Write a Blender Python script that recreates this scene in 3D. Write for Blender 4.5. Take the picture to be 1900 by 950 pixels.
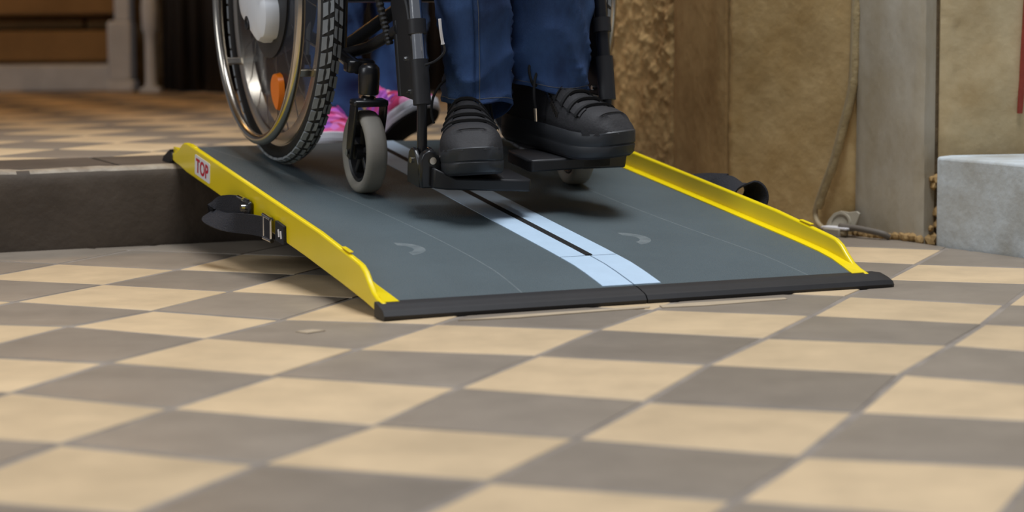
import bpy, bmesh, math, random
from mathutils import Vector, Matrix, noise, Euler

random.seed(7)
sc = bpy.context.scene
for o in list(bpy.data.objects):
    bpy.data.objects.remove(o)
COL = sc.collection
R = math.radians

# ------------------------------------------------------------------ camera
cam_d = bpy.data.cameras.new('camera')
cam = bpy.data.objects.new('camera', cam_d)
COL.objects.link(cam)
cam_d.sensor_width = 36.0
cam_d.lens = 4120.0 / 1900.0 * 36.0
cam_d.clip_start = 0.05
cam_d.clip_end = 100
cam.matrix_world = (Matrix.Translation((0, 0, 0.425)) @ Matrix.Rotation(R(90 - 6.296), 4, 'X')
                    @ Matrix.Rotation(R(-0.449), 4, 'Z'))
cam_d.dof.use_dof = True
cam_d.dof.focus_distance = 3.55
cam_d.dof.aperture_fstop = 4.0
sc.camera = cam

# ------------------------------------------------------------------ light
world = bpy.data.worlds.new('world')
sc.world = world
world.use_nodes = True
bg = world.node_tree.nodes['Background']
bg.inputs['Color'].default_value = (0.80, 0.86, 1.0, 1)
bg.inputs['Strength'].default_value = 0.13

def area(name, loc, target, size, power, col):
    d = bpy.data.lights.new(name, 'AREA')
    d.shape = 'RECTANGLE'
    d.size, d.size_y = size
    d.energy = power
    d.color = col
    o = bpy.data.objects.new(name, d)
    COL.objects.link(o)
    o.location = loc
    v = Vector(target) - Vector(loc)
    o.rotation_euler = v.to_track_quat('-Z', 'Y').to_euler()
    return o

# daylight from high above, a tall bright opening on the left, a warm lamp in the inner room: all above or beside the picture
area('skylight_offscreen', (0.55, 2.95, 6.5), (0.2, 3.0, 0), (3.6, 2.4), 410, (0.93, 0.96, 1.0))
area('window_left_offscreen', (-5.55, 0.6, 3.85), (0.3, 3.6, 0.1), (2.4, 3.9), 125, (0.92, 0.96, 1.0))
area('inner_room_lamp_offscreen', (-1.5, 6.4, 2.55), (-1.3, 6.1, 0.15), (0.9, 0.9), 17, (1.0, 0.54, 0.18))

sc.view_settings.view_transform = 'Standard'
sc.view_settings.look = 'None'
sc.view_settings.gamma = 1
sc.view_settings.use_curve_mapping = False
sc.view_settings.exposure = 0.06

# ------------------------------------------------------------------ materials
def srgb(r, g, b):
    f = lambda c: (c / 255) / 12.92 if c / 255 <= 0.04045 else ((c / 255 + 0.055) / 1.055) ** 2.4
    return (f(r), f(g), f(b), 1)

MATS = {}
def mat(name, col, rough=0.6, metal=0.0, var=0.0, scale=8.0, bump=0.0, bscale=60.0, spec=0.5,
        col2=None, coat=0.0, detail=5.0, objrand=0.0, stretch=None):
    m = bpy.data.materials.new(name)
    m.use_nodes = True
    nt = m.node_tree
    b = nt.nodes['Principled BSDF']
    b.inputs['Base Color'].default_value = col
    b.inputs['Roughness'].default_value = rough
    b.inputs['Metallic'].default_value = metal
    b.inputs['Specular IOR Level'].default_value = spec
    if coat:
        b.inputs['Coat Weight'].default_value = coat
        b.inputs['Coat Roughness'].default_value = 0.15
    tc = nt.nodes.new('ShaderNodeTexCoord')
    src = tc.outputs['Object']
    if stretch:
        mp = nt.nodes.new('ShaderNodeMapping')
        mp.inputs['Scale'].default_value = stretch
        nt.links.new(src, mp.inputs['Vector'])
        src = mp.outputs['Vector']
    last = None
    if var or col2:
        n = nt.nodes.new('ShaderNodeTexNoise')
        n.inputs['Scale'].default_value = scale
        n.inputs['Detail'].default_value = detail
        n.inputs['Roughness'].default_value = 0.62
        nt.links.new(src, n.inputs['Vector'])
        r = nt.nodes.new('ShaderNodeValToRGB')
        r.color_ramp.elements[0].position = 0.33
        r.color_ramp.elements[1].position = 0.68
        if col2 is None:
            col2 = tuple(c * (1 - var) for c in col[:3]) + (1,)
        r.color_ramp.elements[0].color = col2
        r.color_ramp.elements[1].color = col
        nt.links.new(n.outputs['Fac'], r.inputs['Fac'])
        last = r.outputs['Color']
    if objrand:
        oi = nt.nodes.new('ShaderNodeObjectInfo')
        mr = nt.nodes.new('ShaderNodeMapRange')
        mr.inputs['To Min'].default_value = 1 - objrand
        mr.inputs['To Max'].default_value = 1 + objrand * 0.4
        nt.links.new(oi.outputs['Random'], mr.inputs['Value'])
        hs = nt.nodes.new('ShaderNodeHueSaturation')
        if last:
            nt.links.new(last, hs.inputs['Color'])
        else:
            hs.inputs['Color'].default_value = col
        nt.links.new(mr.outputs['Result'], hs.inputs['Value'])
        last = hs.outputs['Color']
    if last:
        nt.links.new(last, b.inputs['Base Color'])
    if bump:
        n2 = nt.nodes.new('ShaderNodeTexNoise')
        n2.inputs['Scale'].default_value = bscale
        n2.inputs['Detail'].default_value = 4
        nt.links.new(src, n2.inputs['Vector'])
        bp = nt.nodes.new('ShaderNodeBump')
        bp.inputs['Strength'].default_value = bump
        bp.inputs['Distance'].default_value = 0.004
        nt.links.new(n2.outputs['Fac'], bp.inputs['Height'])
        nt.links.new(bp.outputs['Normal'], b.inputs['Normal'])
    MATS[name] = m
    return m

mat('tile_beige', srgb(216, 190, 152), 0.55, var=0.2, scale=9, bump=0.12, bscale=45, objrand=0.09)
mat('tile_grey', srgb(148, 136, 122), 0.5, var=0.2, scale=9, bump=0.12, bscale=45, objrand=0.14)
mat('grout', srgb(154, 143, 132), 0.9, var=0.35, scale=14, bump=0.4, bscale=120)
mat('step_stone', srgb(88, 76, 64), 0.75, var=0.35, scale=6, bump=0.3, bscale=60)
mat('step_edge', srgb(172, 160, 142), 0.6, col2=srgb(122, 108, 90), scale=22, bump=0.6, bscale=70)
mat('mortar_dark', srgb(118, 100, 74), 0.95, var=0.4, scale=30, bump=0.5, bscale=90)
mat('stone_rough', srgb(196, 164, 112), 0.95, col2=srgb(158, 124, 78), scale=14, bump=0.9, bscale=45)
mat('stone_brown', srgb(184, 152, 102), 0.9, col2=srgb(146, 114, 70), scale=8, bump=0.6, bscale=60, stretch=(1, 1, .45), detail=9)
mat('plaster_tan', srgb(218, 190, 138), 0.9, col2=srgb(190, 158, 104), scale=9, bump=0.55, bscale=34, detail=9)
mat('plaster_grey', srgb(196, 190, 176), 0.9, col2=srgb(164, 148, 118), scale=6.0, bump=0.5, bscale=42, stretch=(1, 1, .45), detail=9)
mat('plaster_cream', srgb(210, 192, 154), 0.9, col2=srgb(180, 156, 114), scale=8, bump=0.6, bscale=30, detail=9)
mat('block_concrete', srgb(206, 216, 222), 0.85, col2=srgb(168, 168, 162), scale=7, bump=0.6, bscale=40)
mat('red_paint', srgb(158, 62, 44), 0.7, var=0.3, scale=30)
mat('brick_brown', srgb(160, 124, 78), 0.9, var=0.25, scale=6, objrand=0.15)
mat('white_paint', srgb(206, 210, 214), 0.7, var=0.2, scale=7)
mat('dark_wood', srgb(30, 24, 20), 0.7, var=0.4, scale=8)
mat('yellow', srgb(250, 222, 10), 0.34, coat=0.3, var=0.04, scale=14)
mat('rubber_black', srgb(36, 35, 37), 0.55, var=0.2, scale=30)
mat('tape_white', srgb(196, 220, 242), 0.4, var=0.06, scale=30, bump=0.15, bscale=600)
mat('gap_black', srgb(10, 10, 12), 0.9)
mat('deck_under', srgb(50, 54, 56), 0.7)
mat('sticker_white', srgb(240, 238, 240), 0.4)
mat('sticker_red', srgb(200, 20, 50), 0.5)
mat('webbing', srgb(34, 35, 42), 0.85, var=0.25, scale=60, bump=0.5, bscale=400)
mat('chrome', srgb(225, 225, 225), 0.14, 1.0)
mat('steel', srgb(198, 190, 178), 0.24, 1.0)
mat('rim_alu', srgb(216, 206, 190), 0.28, 1.0)
mat('frame_black', srgb(30, 30, 33), 0.34, var=0.2, scale=20, coat=0.25)
mat('plastic_black', srgb(38, 38, 41), 0.5, var=0.2, scale=20)
mat('tyre_grey', srgb(156, 162, 168), 0.75, var=0.2, scale=25)
mat('tyre_dark', srgb(40, 40, 42), 0.75, var=0.2, scale=25)
mat('caster_grey', srgb(150, 145, 136), 0.65, var=0.14, scale=20)
mat('hub_white', srgb(236, 240, 246), 0.35)
mat('orange', srgb(255, 132, 16), 0.35)
mat('denim_front', srgb(66, 98, 150), 0.95, col2=srgb(40, 58, 96), scale=11, bump=0.25, bscale=500, stretch=(1, 1, .55))
mat('denim_back', srgb(48, 82, 132), 0.95, col2=srgb(34, 58, 98), scale=5, bump=0.25, bscale=500)
mat('stitch', srgb(112, 112, 112), 0.9)
mat('shoe_black', srgb(40, 39, 42), 0.72, var=0.2, scale=25, bump=0.2, bscale=220)
mat('sole_black', srgb(52, 54, 58), 0.5, var=0.15, scale=30)
mat('lace_black', srgb(18, 18, 20), 0.8)
mat('sneaker_sole', srgb(226, 228, 238), 0.55)
mat('outsole_dark', srgb(34, 34, 40), 0.8)
mat('sock', srgb(30, 30, 34), 0.95)
mat('cable_grey', srgb(176, 158, 124), 0.65, var=0.15, scale=40)
mat('cable_dark', srgb(108, 100, 90), 0.6)
mat('socket_grey', srgb(172, 164, 146), 0.5, var=0.1, scale=30)
mat('mortar_light', srgb(190, 170, 128), 0.95, var=0.25, scale=40, bump=0.6, bscale=90)
mat('mortar_smear', srgb(186, 168, 142), 0.95, var=.15, scale=30)
mat('pale_blue', srgb(206, 222, 238), 0.4)
mat('vinyl', srgb(24, 24, 27), 0.5)
# floral sneakers: mixed pink, purple and cream
m = mat('floral', srgb(226, 70, 130), 0.7)
nt = m.node_tree
n = nt.nodes.new('ShaderNodeTexVoronoi'); n.inputs['Scale'].default_value = 46
tc = nt.nodes.new('ShaderNodeTexCoord'); nt.links.new(tc.outputs['Object'], n.inputs['Vector'])
sp = nt.nodes.new('ShaderNodeSeparateColor'); nt.links.new(n.outputs['Color'], sp.inputs['Color'])
rp = nt.nodes.new('ShaderNodeValToRGB'); rp.color_ramp.interpolation = 'EASE'
e = rp.color_ramp.elements
e[0].position = 0.0; e[0].color = srgb(196, 40, 84)
e[1].position = 1.0; e[1].color = srgb(245, 190, 200)
for pos, c in ((0.3, (206, 76, 140)), (0.55, (160, 84, 190)), (0.78, (226, 120, 190))):
    x = e.new(pos); x.color = srgb(*c)
nt.links.new(sp.outputs[0], rp.inputs['Fac'])
nt.links.new(rp.outputs['Color'], nt.nodes['Principled BSDF'].inputs['Base Color'])
# smoked transparent spoke guard
m = bpy.data.materials.new('guard'); m.use_nodes = True; MATS['guard'] = m
nt = m.node_tree; b = nt.nodes['Principled BSDF']
b.inputs['Base Color'].default_value = srgb(60, 64, 74); b.inputs['Roughness'].default_value = 0.12
b.inputs['Alpha'].default_value = 0.34
# ramp deck: dark grit with pale scuffs (curved rubbed marks of its own shape)
m = mat('deck', srgb(82, 95, 100), 0.62, var=0.16, scale=5, bump=0.5, bscale=420)
nt = m.node_tree; b = nt.nodes['Principled BSDF']
base = b.inputs['Base Color'].links[0].from_socket
tc = nt.nodes.new('ShaderNodeTexCoord')
def scuff(prev, cx, cy, r, wd, ymin, col):
    """crescent rubbed mark: ring of radius r around (cx,cy), kept for y>ymin, broken by noise"""
    vm = nt.nodes.new('ShaderNodeVectorMath'); vm.operation = 'SUBTRACT'
    nt.links.new(tc.outputs['Object'], vm.inputs[0]); vm.inputs[1].default_value = (cx, cy, 0)
    se = nt.nodes.new('ShaderNodeSeparateXYZ'); nt.links.new(vm.outputs[0], se.inputs[0])
    cb = nt.nodes.new('ShaderNodeCombineXYZ')
    nt.links.new(se.outputs[0], cb.inputs[0]); nt.links.new(se.outputs[1], cb.inputs[1])
    ln = nt.nodes.new('ShaderNodeVectorMath'); ln.operation = 'LENGTH'; nt.links.new(cb.outputs[0], ln.inputs[0])
    cmpn = nt.nodes.new('ShaderNodeMath'); cmpn.operation = 'COMPARE'
    nt.links.new(ln.outputs['Value'], cmpn.inputs[0]); cmpn.inputs[1].default_value = r; cmpn.inputs[2].default_value = wd
    gt = nt.nodes.new('ShaderNodeMath'); gt.operation = 'GREATER_THAN'
    nt.links.new(se.outputs[0], gt.inputs[0]); gt.inputs[1].default_value = ymin
    nz = nt.nodes.new('ShaderNodeTexNoise'); nz.inputs['Scale'].default_value = 50
    nt.links.new(tc.outputs['Object'], nz.inputs['Vector'])
    mu = nt.nodes.new('ShaderNodeMath'); mu.operation = 'MULTIPLY'
    nt.links.new(cmpn.outputs[0], mu.inputs[0]); nt.links.new(gt.outputs[0], mu.inputs[1])
    mu2 = nt.nodes.new('ShaderNodeMath'); mu2.operation = 'MULTIPLY'
    nt.links.new(mu.outputs[0], mu2.inputs[0]); nt.links.new(nz.outputs['Fac'], mu2.inputs[1])
    mu3 = nt.nodes.new('ShaderNodeMath'); mu3.operation = 'MULTIPLY'
    nt.links.new(mu2.outputs[0], mu3.inputs[0]); mu3.inputs[1].default_value = 0.42
    mx = nt.nodes.new('ShaderNodeMix'); mx.data_type = 'RGBA'
    nt.links.new(mu3.outputs[0], mx.inputs['Factor'])
    nt.links.new(prev, mx.inputs['A']); mx.inputs['B'].default_value = col
    return mx.outputs['Result']
pale = srgb(170, 176, 176)
for args in ((0.125, 0.300, 0.035, 0.009, 0.01), (0.505, 0.290, 0.035, 0.009, 0.01),
             (4.62, 0.8, 4.0, 0.0010, -9.0), (-3.78, 0.1, 4.0, 0.0010, -9.0)):
    base = scuff(base, *args, pale)
nt.links.new(base, b.inputs['Base Color'])

# ------------------------------------------------------------------ mesh helpers
class MB:
    def __init__(s):
        s.v = []; s.f = []
    def add(s, vs, fs):
        k = len(s.v)
        s.v += [tuple(v) for v in vs]
        s.f += [tuple(i + k for i in f) for f in fs]
        return s
    def box(s, c, d, M=None):
        x, y, z = (q / 2 for q in d)
        vs = [Vector((sx * x, sy * y, sz * z)) for sz in (-1, 1) for sy in (-1, 1) for sx in (-1, 1)]
        if M is not None:
            vs = [M @ v for v in vs]
        vs = [v + Vector(c) for v in vs]
        return s.add(vs, [(0, 2, 3, 1), (4, 5, 7, 6), (0, 1, 5, 4), (2, 6, 7, 3), (0, 4, 6, 2), (1, 3, 7, 5)])
    def loft(s, rings, close=True, cap0=True, cap1=True):
        n = len(rings[0])
        vs = [v for r in rings for v in r]
        fs = []
        for i in range(len(rings) - 1):
            for j in range(n if close else n - 1):
                a, b2 = i * n + j, i * n + (j + 1) % n
                fs.append((a, b2, b2 + n, a + n))
        if cap0:
            fs.append(tuple(reversed(range(n))))
        if cap1:
            k = (len(rings) - 1) * n
            fs.append(tuple(range(k, k + n)))
        return s.add(vs, fs)
    def tube(s, path, rad, seg=12, cap=True):
        path = [Vector(q) for q in path]
        n = len(path)
        rings = []
        up = None
        for i, q in enumerate(path):
            t = (path[min(i + 1, n - 1)] - path[max(i - 1, 0)]).normalized()
            if up is None:
                a = Vector((0, 0, 1)) if abs(t.z) < .9 else Vector((1, 0, 0))
                up = (a - t * a.dot(t)).normalized()
            else:
                up = (up - t * up.dot(t)).normalized()
            sd = t.cross(up)
            r = rad[i] if isinstance(rad, (list, tuple)) else rad
            rings.append([q + (up * math.cos(2 * math.pi * k / seg) + sd * math.sin(2 * math.pi * k / seg)) * r for k in range(seg)])
        return s.loft(rings, True, cap, cap)
    def lathe(s, prof, c, axis='x', seg=48, closed=False):
        """prof: (along axis, radius)"""
        rings = []
        for h, r in prof:
            ring = []
            for k in range(seg):
                a = 2 * math.pi * k / seg
                if axis == 'x':
                    q = (h, r * math.cos(a), r * math.sin(a))
                elif axis == 'y':
                    q = (r * math.sin(a), h, r * math.cos(a))
                else:
                    q = (r * math.cos(a), r * math.sin(a), h)
                ring.append(Vector(q) + Vector(c))
            rings.append(ring)
        if closed:
            rings.append(rings[0])
            return s.loft(rings, True, False, False)
        return s.loft(rings)
    def prism(s, outline, fn0, fn1):
        """outline of 2D points mapped by two functions to the two faces"""
        return s.loft([[fn0(p) for p in outline], [fn1(p) for p in outline]])
    def build(s, name, m, parent=None, smooth=False, bevel=0.0, seg=2, sub=0, angle=40):
        me = bpy.data.meshes.new(name)
        me.from_pydata(s.v, [], s.f)
        bm = bmesh.new(); bm.from_mesh(me)
        bmesh.ops.recalc_face_normals(bm, faces=bm.faces)
        bm.to_mesh(me); bm.free()
        me.materials.append(MATS[m])
        o = bpy.data.objects.new(name, me)
        COL.objects.link(o)
        if parent is not None:
            o.parent = parent
        if bevel:
            md = o.modifiers.new('bevel', 'BEVEL'); md.width = bevel; md.segments = seg
            md.limit_method = 'ANGLE'; md.angle_limit = R(35)
        if sub:
            md = o.modifiers.new('sub', 'SUBSURF'); md.levels = sub; md.render_levels = sub
        if smooth:
            me.shade_smooth()
            if angle < 180 and not sub:
                me.set_sharp_from_angle(angle=R(angle))
        elif bevel:
            me.shade_smooth()
            me.set_sharp_from_angle(angle=R(50))
        return o

def tag(o, label=None, cat=None, group=None, kind=None):
    if label: o['label'] = label
    if cat: o['category'] = cat
    if group: o['group'] = group
    if kind: o['kind'] = kind
    return o
def empty(name, M=None, parent=None):
    o = bpy.data.objects.new(name, None)
    COL.objects.link(o)
    o.empty_display_size = 0.05
    if parent: o.parent = parent
    if M is not None: o.matrix_local = M
    return o
def smoothpath(pts, n=8):
    """Catmull-Rom through points"""
    P = [Vector(p) for p in pts]
    P = [P[0] * 2 - P[1]] + P + [P[-1] * 2 - P[-2]]
    out = []
    for i in range(1, len(P) - 2):
        for k in range(n):
            t = k / n
            a, b, c, d = P[i - 1:i + 3]
            out.append(0.5 * ((2 * b) + (c - a) * t + (2 * a - 5 * b + 4 * c - d) * t * t + (3 * b - a - 3 * c + d) * t ** 3))
    out.append(P[-2])
    return out

# ------------------------------------------------------------------ frames of the place
A = R(23)
W_ = Vector((math.cos(A), math.sin(A), 0)); L_ = Vector((-math.sin(A), math.cos(A), 0))
RO = Vector((-0.174, 3.0506, 0))                 # front left corner of the ramp on the floor
STEP_S, STEP_H = 1.135, 0.148
SLOPE, Z0 = 0.1244, 0.0273
def ramp(u, s, z): return RO + W_ * u + L_ * s + Vector((0, 0, z))
def us(p): d = Vector((p[0], p[1], 0)) - RO; return d.dot(W_), d.dot(L_)
RAMP_M = Matrix((( W_.x, L_.x, 0, RO.x), (W_.y, L_.y, 0, RO.y), (0, 0, 1, 0), (0, 0, 0, 1)))
th = math.atan(SLOPE)
co = ramp(0.419, 0.71, Z0 + SLOPE * 0.71)
ey = L_ * math.cos(th) + Vector((0, 0, math.sin(th))); ez = W_.cross(ey)
CH = Matrix(((W_.x, ey.x, ez.x, co.x), (W_.y, ey.y, ez.y, co.y), (W_.z, ey.z, ez.z, co.z), (0, 0, 0, 1)))

# ------------------------------------------------------------------ floor
T = 0.23; YAW = -0.3893; OX, OY = 0.063, 2.1956
E1 = Vector((math.cos(YAW), math.sin(YAW), 0)); E2 = Vector((-math.sin(YAW), math.cos(YAW), 0))
RES = {(-2, 2): (-10, -2), (-2, 1): (-6, 0), (-2, 0): (-8, 0), (-2, -1): (3, 4), (-2, 3): (-5, -1), (-1, 0): (4, -4),
       (-1, 1): (1, -1), (-1, 2): (4, 2), (-1, 3): (1, 3), (-1, 4): (3, 1), (-1, -1): (-2, 0), (0, -1): (1, 0), (0, 0): (0, -3),
       (0, 1): (-4, -3), (0, 2): (-5, 3), (0, 3): (0, 3), (0, 4): (2, 2), (0, 5): (-4, 3), (0, 6): (3, -1), (1, 0): (2, -5),
       (1, 1): (2, -1), (1, 2): (-2, 4), (1, 3): (8, 5), (1, 4): (8, 1), (1, 5): (0, -2), (-3, 3): (-11, -5), (-3, 2): (-1, 1),
       (-3, 1): (-4, 3), (-3, 0): (13, 4), (-3, 4): (-12, -5), (-4, 3): (7, -2), (-4, 2): (13, 6), (-4, 4): (4, -2),
       (-4, 5): (-4, -3), (-5, 4): (6, 0), (-5, 5): (3, -2)}
def node(i, j):
    p = Vector((OX, OY, 0)) + E1 * (T * i) + E2 * (T * j)
    if (i, j) in RES:
        dx, dz = RES[(i, j)]
    else:
        nv = noise.noise_vector(Vector((i * 1.7 + .3, j * 1.7 + .6, 3.1)))
        dx, dz = nv.x * 6, nv.z * 3
    u, s = us(p)
    k = 0.35 if (-0.1 < u < 0.9 and -0.12 < s) else 1.0
    return p + Vector((dx / 1000, 0, dz / 1000 * k))

def clip(poly, n, d):
    """keep n.p <= d"""
    out = []
    for a, b in zip(poly, poly[1:] + poly[:1]):
        fa, fb = a.dot(n) - d, b.dot(n) - d
        if fa <= 0: out.append(a)
        if (fa < 0) != (fb < 0) and abs(fa - fb) > 1e-9:
            out.append(a + (b - a) * (fa / (fa - fb)))
    return out
def inset(poly, dist):
    c = sum(poly, Vector()) / len(poly)
    return [p + (c - p).normalized() * min(dist * 1.41, (c - p).length * .8) for p in poly]
def poly_area(poly):
    return abs(sum(a.x * b.y - b.x * a.y for a, b in zip(poly, poly[1:] + poly[:1]))) / 2
def tile_mesh(poly, dz, depth=0.012):
    up = lambda q, z: [p + Vector((0, 0, z + dz)) for p in q]
    return MB().loft([up(poly, -depth), up(poly, -0.0014), up(inset(poly, .0010), -0.0005), up(inset(poly, .0030), 0)])

# plan of the portal jamb on the right (front faces)
Q1 = Vector((0.220, 4.88, 0)); Q2 = Vector((0.336, 4.62, 0)); Q3 = Vector((0.426, 4.41, 0)); Q4 = Vector((0.643, 4.147, 0))
Q5 = Vector((0.751, 4.022, 0)); Q6 = Vector((0.776, 4.035, 0)); Q7 = Vector((1.75, 4.20, 0))
def nrm(a, b):
    d = (b - a).normalized(); n = Vector((d.y, -d.x, 0))
    return n if n.dot(-a) > 0 else -n
wall_n = -nrm(Q3, Q5); B0 = Vector((0.762, 3.974, 0)); B1 = Vector((0.873, 3.764, 0)); blk_n = -nrm(B0, B1)

IJ = [(i, j) for i in range(-8, 8) for j in range(-4, 12)]
planes = [(L_, RO.dot(L_) + STEP_S - 0.004), (wall_n, Q3.dot(wall_n) - 0.003), (blk_n, B0.dot(blk_n) - 0.003),
          (Vector((-1, 0, 0)), 1.75), (Vector((0, -1, 0)), -1.45), (Vector((1, 0, 0)), 1.6)]
gm = MB(); lower = []
for i, j in IJ:
    q = [node(i, j), node(i + 1, j), node(i + 1, j + 1), node(i, j + 1)]
    g = q
    for n, d in planes:
        g = clip(g, n, d) if g else g
    if len(g) < 3 or poly_area(g) < 2e-5: continue
    gm.add([p - Vector((0, 0, 0.0006)) for p in g], [tuple(range(len(g)))])
    t = [v + Vector((random.uniform(-.0015, .0015), random.uniform(-.0015, .0015), 0)) for v in inset(q, 0.0042)]
    for n, d in planes:
        t = clip(t, n, d) if t else t
    if len(t) >= 3 and poly_area(t) > 4e-4:
        lower.append((i, j, t))
floor = gm.build('floor', 'grout')
tag(floor, 'lower stone floor of beige and grey tiles laid diagonally', kind='structure')
sl = MB().box((0, 2.6, -0.06), (3.9, 3.6, 0.08)).build('floor_bed', 'grout', floor)
for i, j, t in lower:
    cut = min(wall_n.dot(t[0]) * 0 + Q3.dot(wall_n) - max(v.dot(wall_n) for v in t), B0.dot(blk_n) - max(v.dot(blk_n) for v in t), RO.dot(L_) + STEP_S - max(v.dot(L_) for v in t)) < .012
    tile_mesh(t, random.uniform(-.0002, .0014)).build('tile', 'tile_beige' if (i + j) % 2 == 0 and not cut else 'tile_grey', floor, smooth=True, angle=50)
# pale mortar smears left on the tiles by the ramp
for (pts, zz) in (([(-.075, 3.036), (-.001, 3.081), (.099, 3.126), (.198, 3.168), (.196, 3.150), (.098, 3.104), (.007, 3.058)],   .0018),
                  ([(.212, 3.176), (.274, 3.205), (.402, 3.25), (.403, 3.231), (.278, 3.168), (.215, 3.150)],   .0018),
                  ([(-.29, 2.939), (-.269, 2.958), (-.251, 2.947), (-.273, 2.924)],   .0018)):
    sm = MB().prism(pts, lambda q: Vector((q[0], q[1], -0.002)), lambda q: Vector((q[0], q[1], zz)))
    sm.build('mortar_smear', 'mortar_smear', floor)

# ------------------------------------------------------------------ raised floor and its step
def platform_corner(u, s): return RO + W_ * u + L_ * s
up_root = empty('floor_upper'); tag(up_root, 'raised inner floor of beige and grey diagonal tiles', kind='structure')
body = MB()
oc = [platform_corner(-4.5, STEP_S + .012), platform_corner(.78, STEP_S + .012), Vector((.18, 4.86, 0)), Vector((.22, 9.2, 0)), Vector((-4.6, 9.2, 0))]
body.prism(oc, lambda q: q + Vector((0, 0, -.05)), lambda q: q + Vector((0, 0, STEP_H - .014)))
body.build('platform_body', 'mortar_dark', up_root)
# riser: rough dark step stones with a chipped pale edge
def riser(u0, u1, name):
    nx, rows = max(8, int((u1 - u0) / .012)), [(-.003, 0.0), (.04, -.002), (.09, 0.0), (.118, .0), (.130, .002), (.140, .006), (.146, .014), (STEP_H, .03)]
    vs = []
    for z, off in rows:
        for k in range(nx + 1):
            u = u0 + (u1 - u0) * k / nx
            d = noise.noise(Vector((u * 9, z * 14, 1.3))) * .004 + noise.noise(Vector((u * 60, z * 60, 4))) * .0018 * (1 if z > .11 else .5)
            p = ramp(u, STEP_S + off + d, z + (noise.noise(Vector((u * 30, z * 9, 8))) * .0015 if z > .1 else 0))
            vs.append(p)
    n = nx + 1
    fs = [(r * n + k, r * n + k + 1, (r + 1) * n + k + 1, (r + 1) * n + k) for r in range(len(rows) - 1) for k in range(nx)]
    mb = MB().add(vs, fs)
    o = mb.build(name, 'step_stone', up_root, smooth=True, angle=180)
    o.data.materials.append(MATS['step_edge'])
    for p in o.data.polygons:
        zc = p.center.z; uu = us(p.center)[0]
        if zc > .1405 + .007 * noise.noise(Vector((uu * 16, 0, 2))): p.material_index = 1
    return o
riser(-4.2, -1.36, 'step_stone'); riser(-1.352, .79, 'step_stone')
for u0, u1 in ((-4.2, -1.36), (-1.352, -.1), (-.092, .79)):
    mb = MB()
    q = [platform_corner(u0, STEP_S + .026), platform_corner(u1, STEP_S + .026), platform_corner(u1, STEP_S + .30), platform_corner(u0, STEP_S + .30)]
    if u1 > .7:
        q[1] = platform_corner(.79, STEP_S + .026); q[2] = platform_corner(.66, STEP_S + .30)
    mb.prism(q, lambda q: q + Vector((0, 0, STEP_H - .03)), lambda q: q + Vector((0, 0, STEP_H - .0005)))
    mb.build('edge_slab', 'step_stone', up_root, bevel=.002)
upl = [(-L_, -(RO.dot(L_) + STEP_S + .305)), (Vector((0, 1, 0)), 8.12), (Vector((1, -.02, 0)), .13 - .02 * 4.5)]
cand = []
for i in range(-22, 12):
    for j in range(-2, 34):
        c = Vector((OX, OY, 0)) + E1 * (T * (i + .5)) + E2 * (T * (j + .5))
        if c.y < 2.6 or c.x < -3.8 or c.x > .25 or c.y > 8.3: continue
        q = [Vector((OX, OY, 0)) + E1 * (T * (i + a)) + E2 * (T * (j + b)) for a, b in ((0, 0), (1, 0), (1, 1), (0, 1))]
        t = inset(q, .0028)
        for n, d in upl:
            t = clip(t, n, d) if t else t
        if len(t) >= 3 and poly_area(t) > 6e-4:
            cand.append(((0 if c.x > -.25 * c.y - .12 else 100) + c.y, i, j, t))
cand.sort()
for par, mt in ((0, 'tile_beige'), (1, 'tile_grey')):     # tiles past the ones one can pick out
    far = MB()
    for y, i, j, t in cand[250:]:
        if (i + j) % 2 == par:
            m1 = tile_mesh([p + Vector((0, 0, STEP_H)) for p in t], 0)
            far.add(m1.v, m1.f)
    if far.v:
        far.build('outlying_tiles', mt, up_root)['kind'] = 'stuff'
for y, i, j, t in cand[:250]:
    tile_mesh([p + Vector((0, 0, STEP_H)) for p in t], random.uniform(-.0012, .0008)).build(
        'tile', 'tile_beige' if (i + j) % 2 == 0 else 'tile_grey', up_root, smooth=True, angle=50)

# ------------------------------------------------------------------ far wall of the room
YB = 8.25
wb = MB().box((-2.6, YB + .28, 1.35), (2.7, .3, 2.5)).build('wall_back', 'mortar_dark')
tag(wb, 'far wall of brown stone courses', kind='structure')
kx = YB / 4120
for (z0, z1, y0, mt, ws) in ((.250, .366, YB, 'brick_brown', (.9, .74, .8)), (.372, .415, YB + .10, 'brick_brown', (.16, .5, .13, .62, .3, .55)),
                            (.422, .56, YB, 'brick_brown', (.7, .95, .8)), (.567, .70, YB + .01, 'brick_brown', (.9, .74, .8)), (.707, .85, YB, 'brick_brown', (.7, .95, .8))):
    x = -1.43
    for w in ws:
        if x - w < -3.9: break
        MB().box((x - w / 2, y0 + .09, (z0 + z1) / 2), (w - .008, .18, z1 - z0)).build('stone_block', mt, wb, bevel=.012)
        x -= w
pl = MB().box((-2.63, YB - .05, (.146 + .244) / 2), (2.45, .30, .098)).build('plinth', 'white_paint', wb, bevel=.01)

# unseen slab resting on the inner walls, added to shade the raised floor
cl = [platform_corner(-4.5, 1.5), platform_corner(.75, 1.5), Vector((.9, 8.6, 0)), Vector((-4.6, 8.6, 0))]
ce = MB().prism(cl, lambda q: q + Vector((0, 0, 2.6)), lambda q: q + Vector((0, 0, 2.72))).build('shade_ceiling', 'plaster_cream')
tag(ce, 'unseen plaster slab added to shade the raised inner floor', kind='structure')

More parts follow.
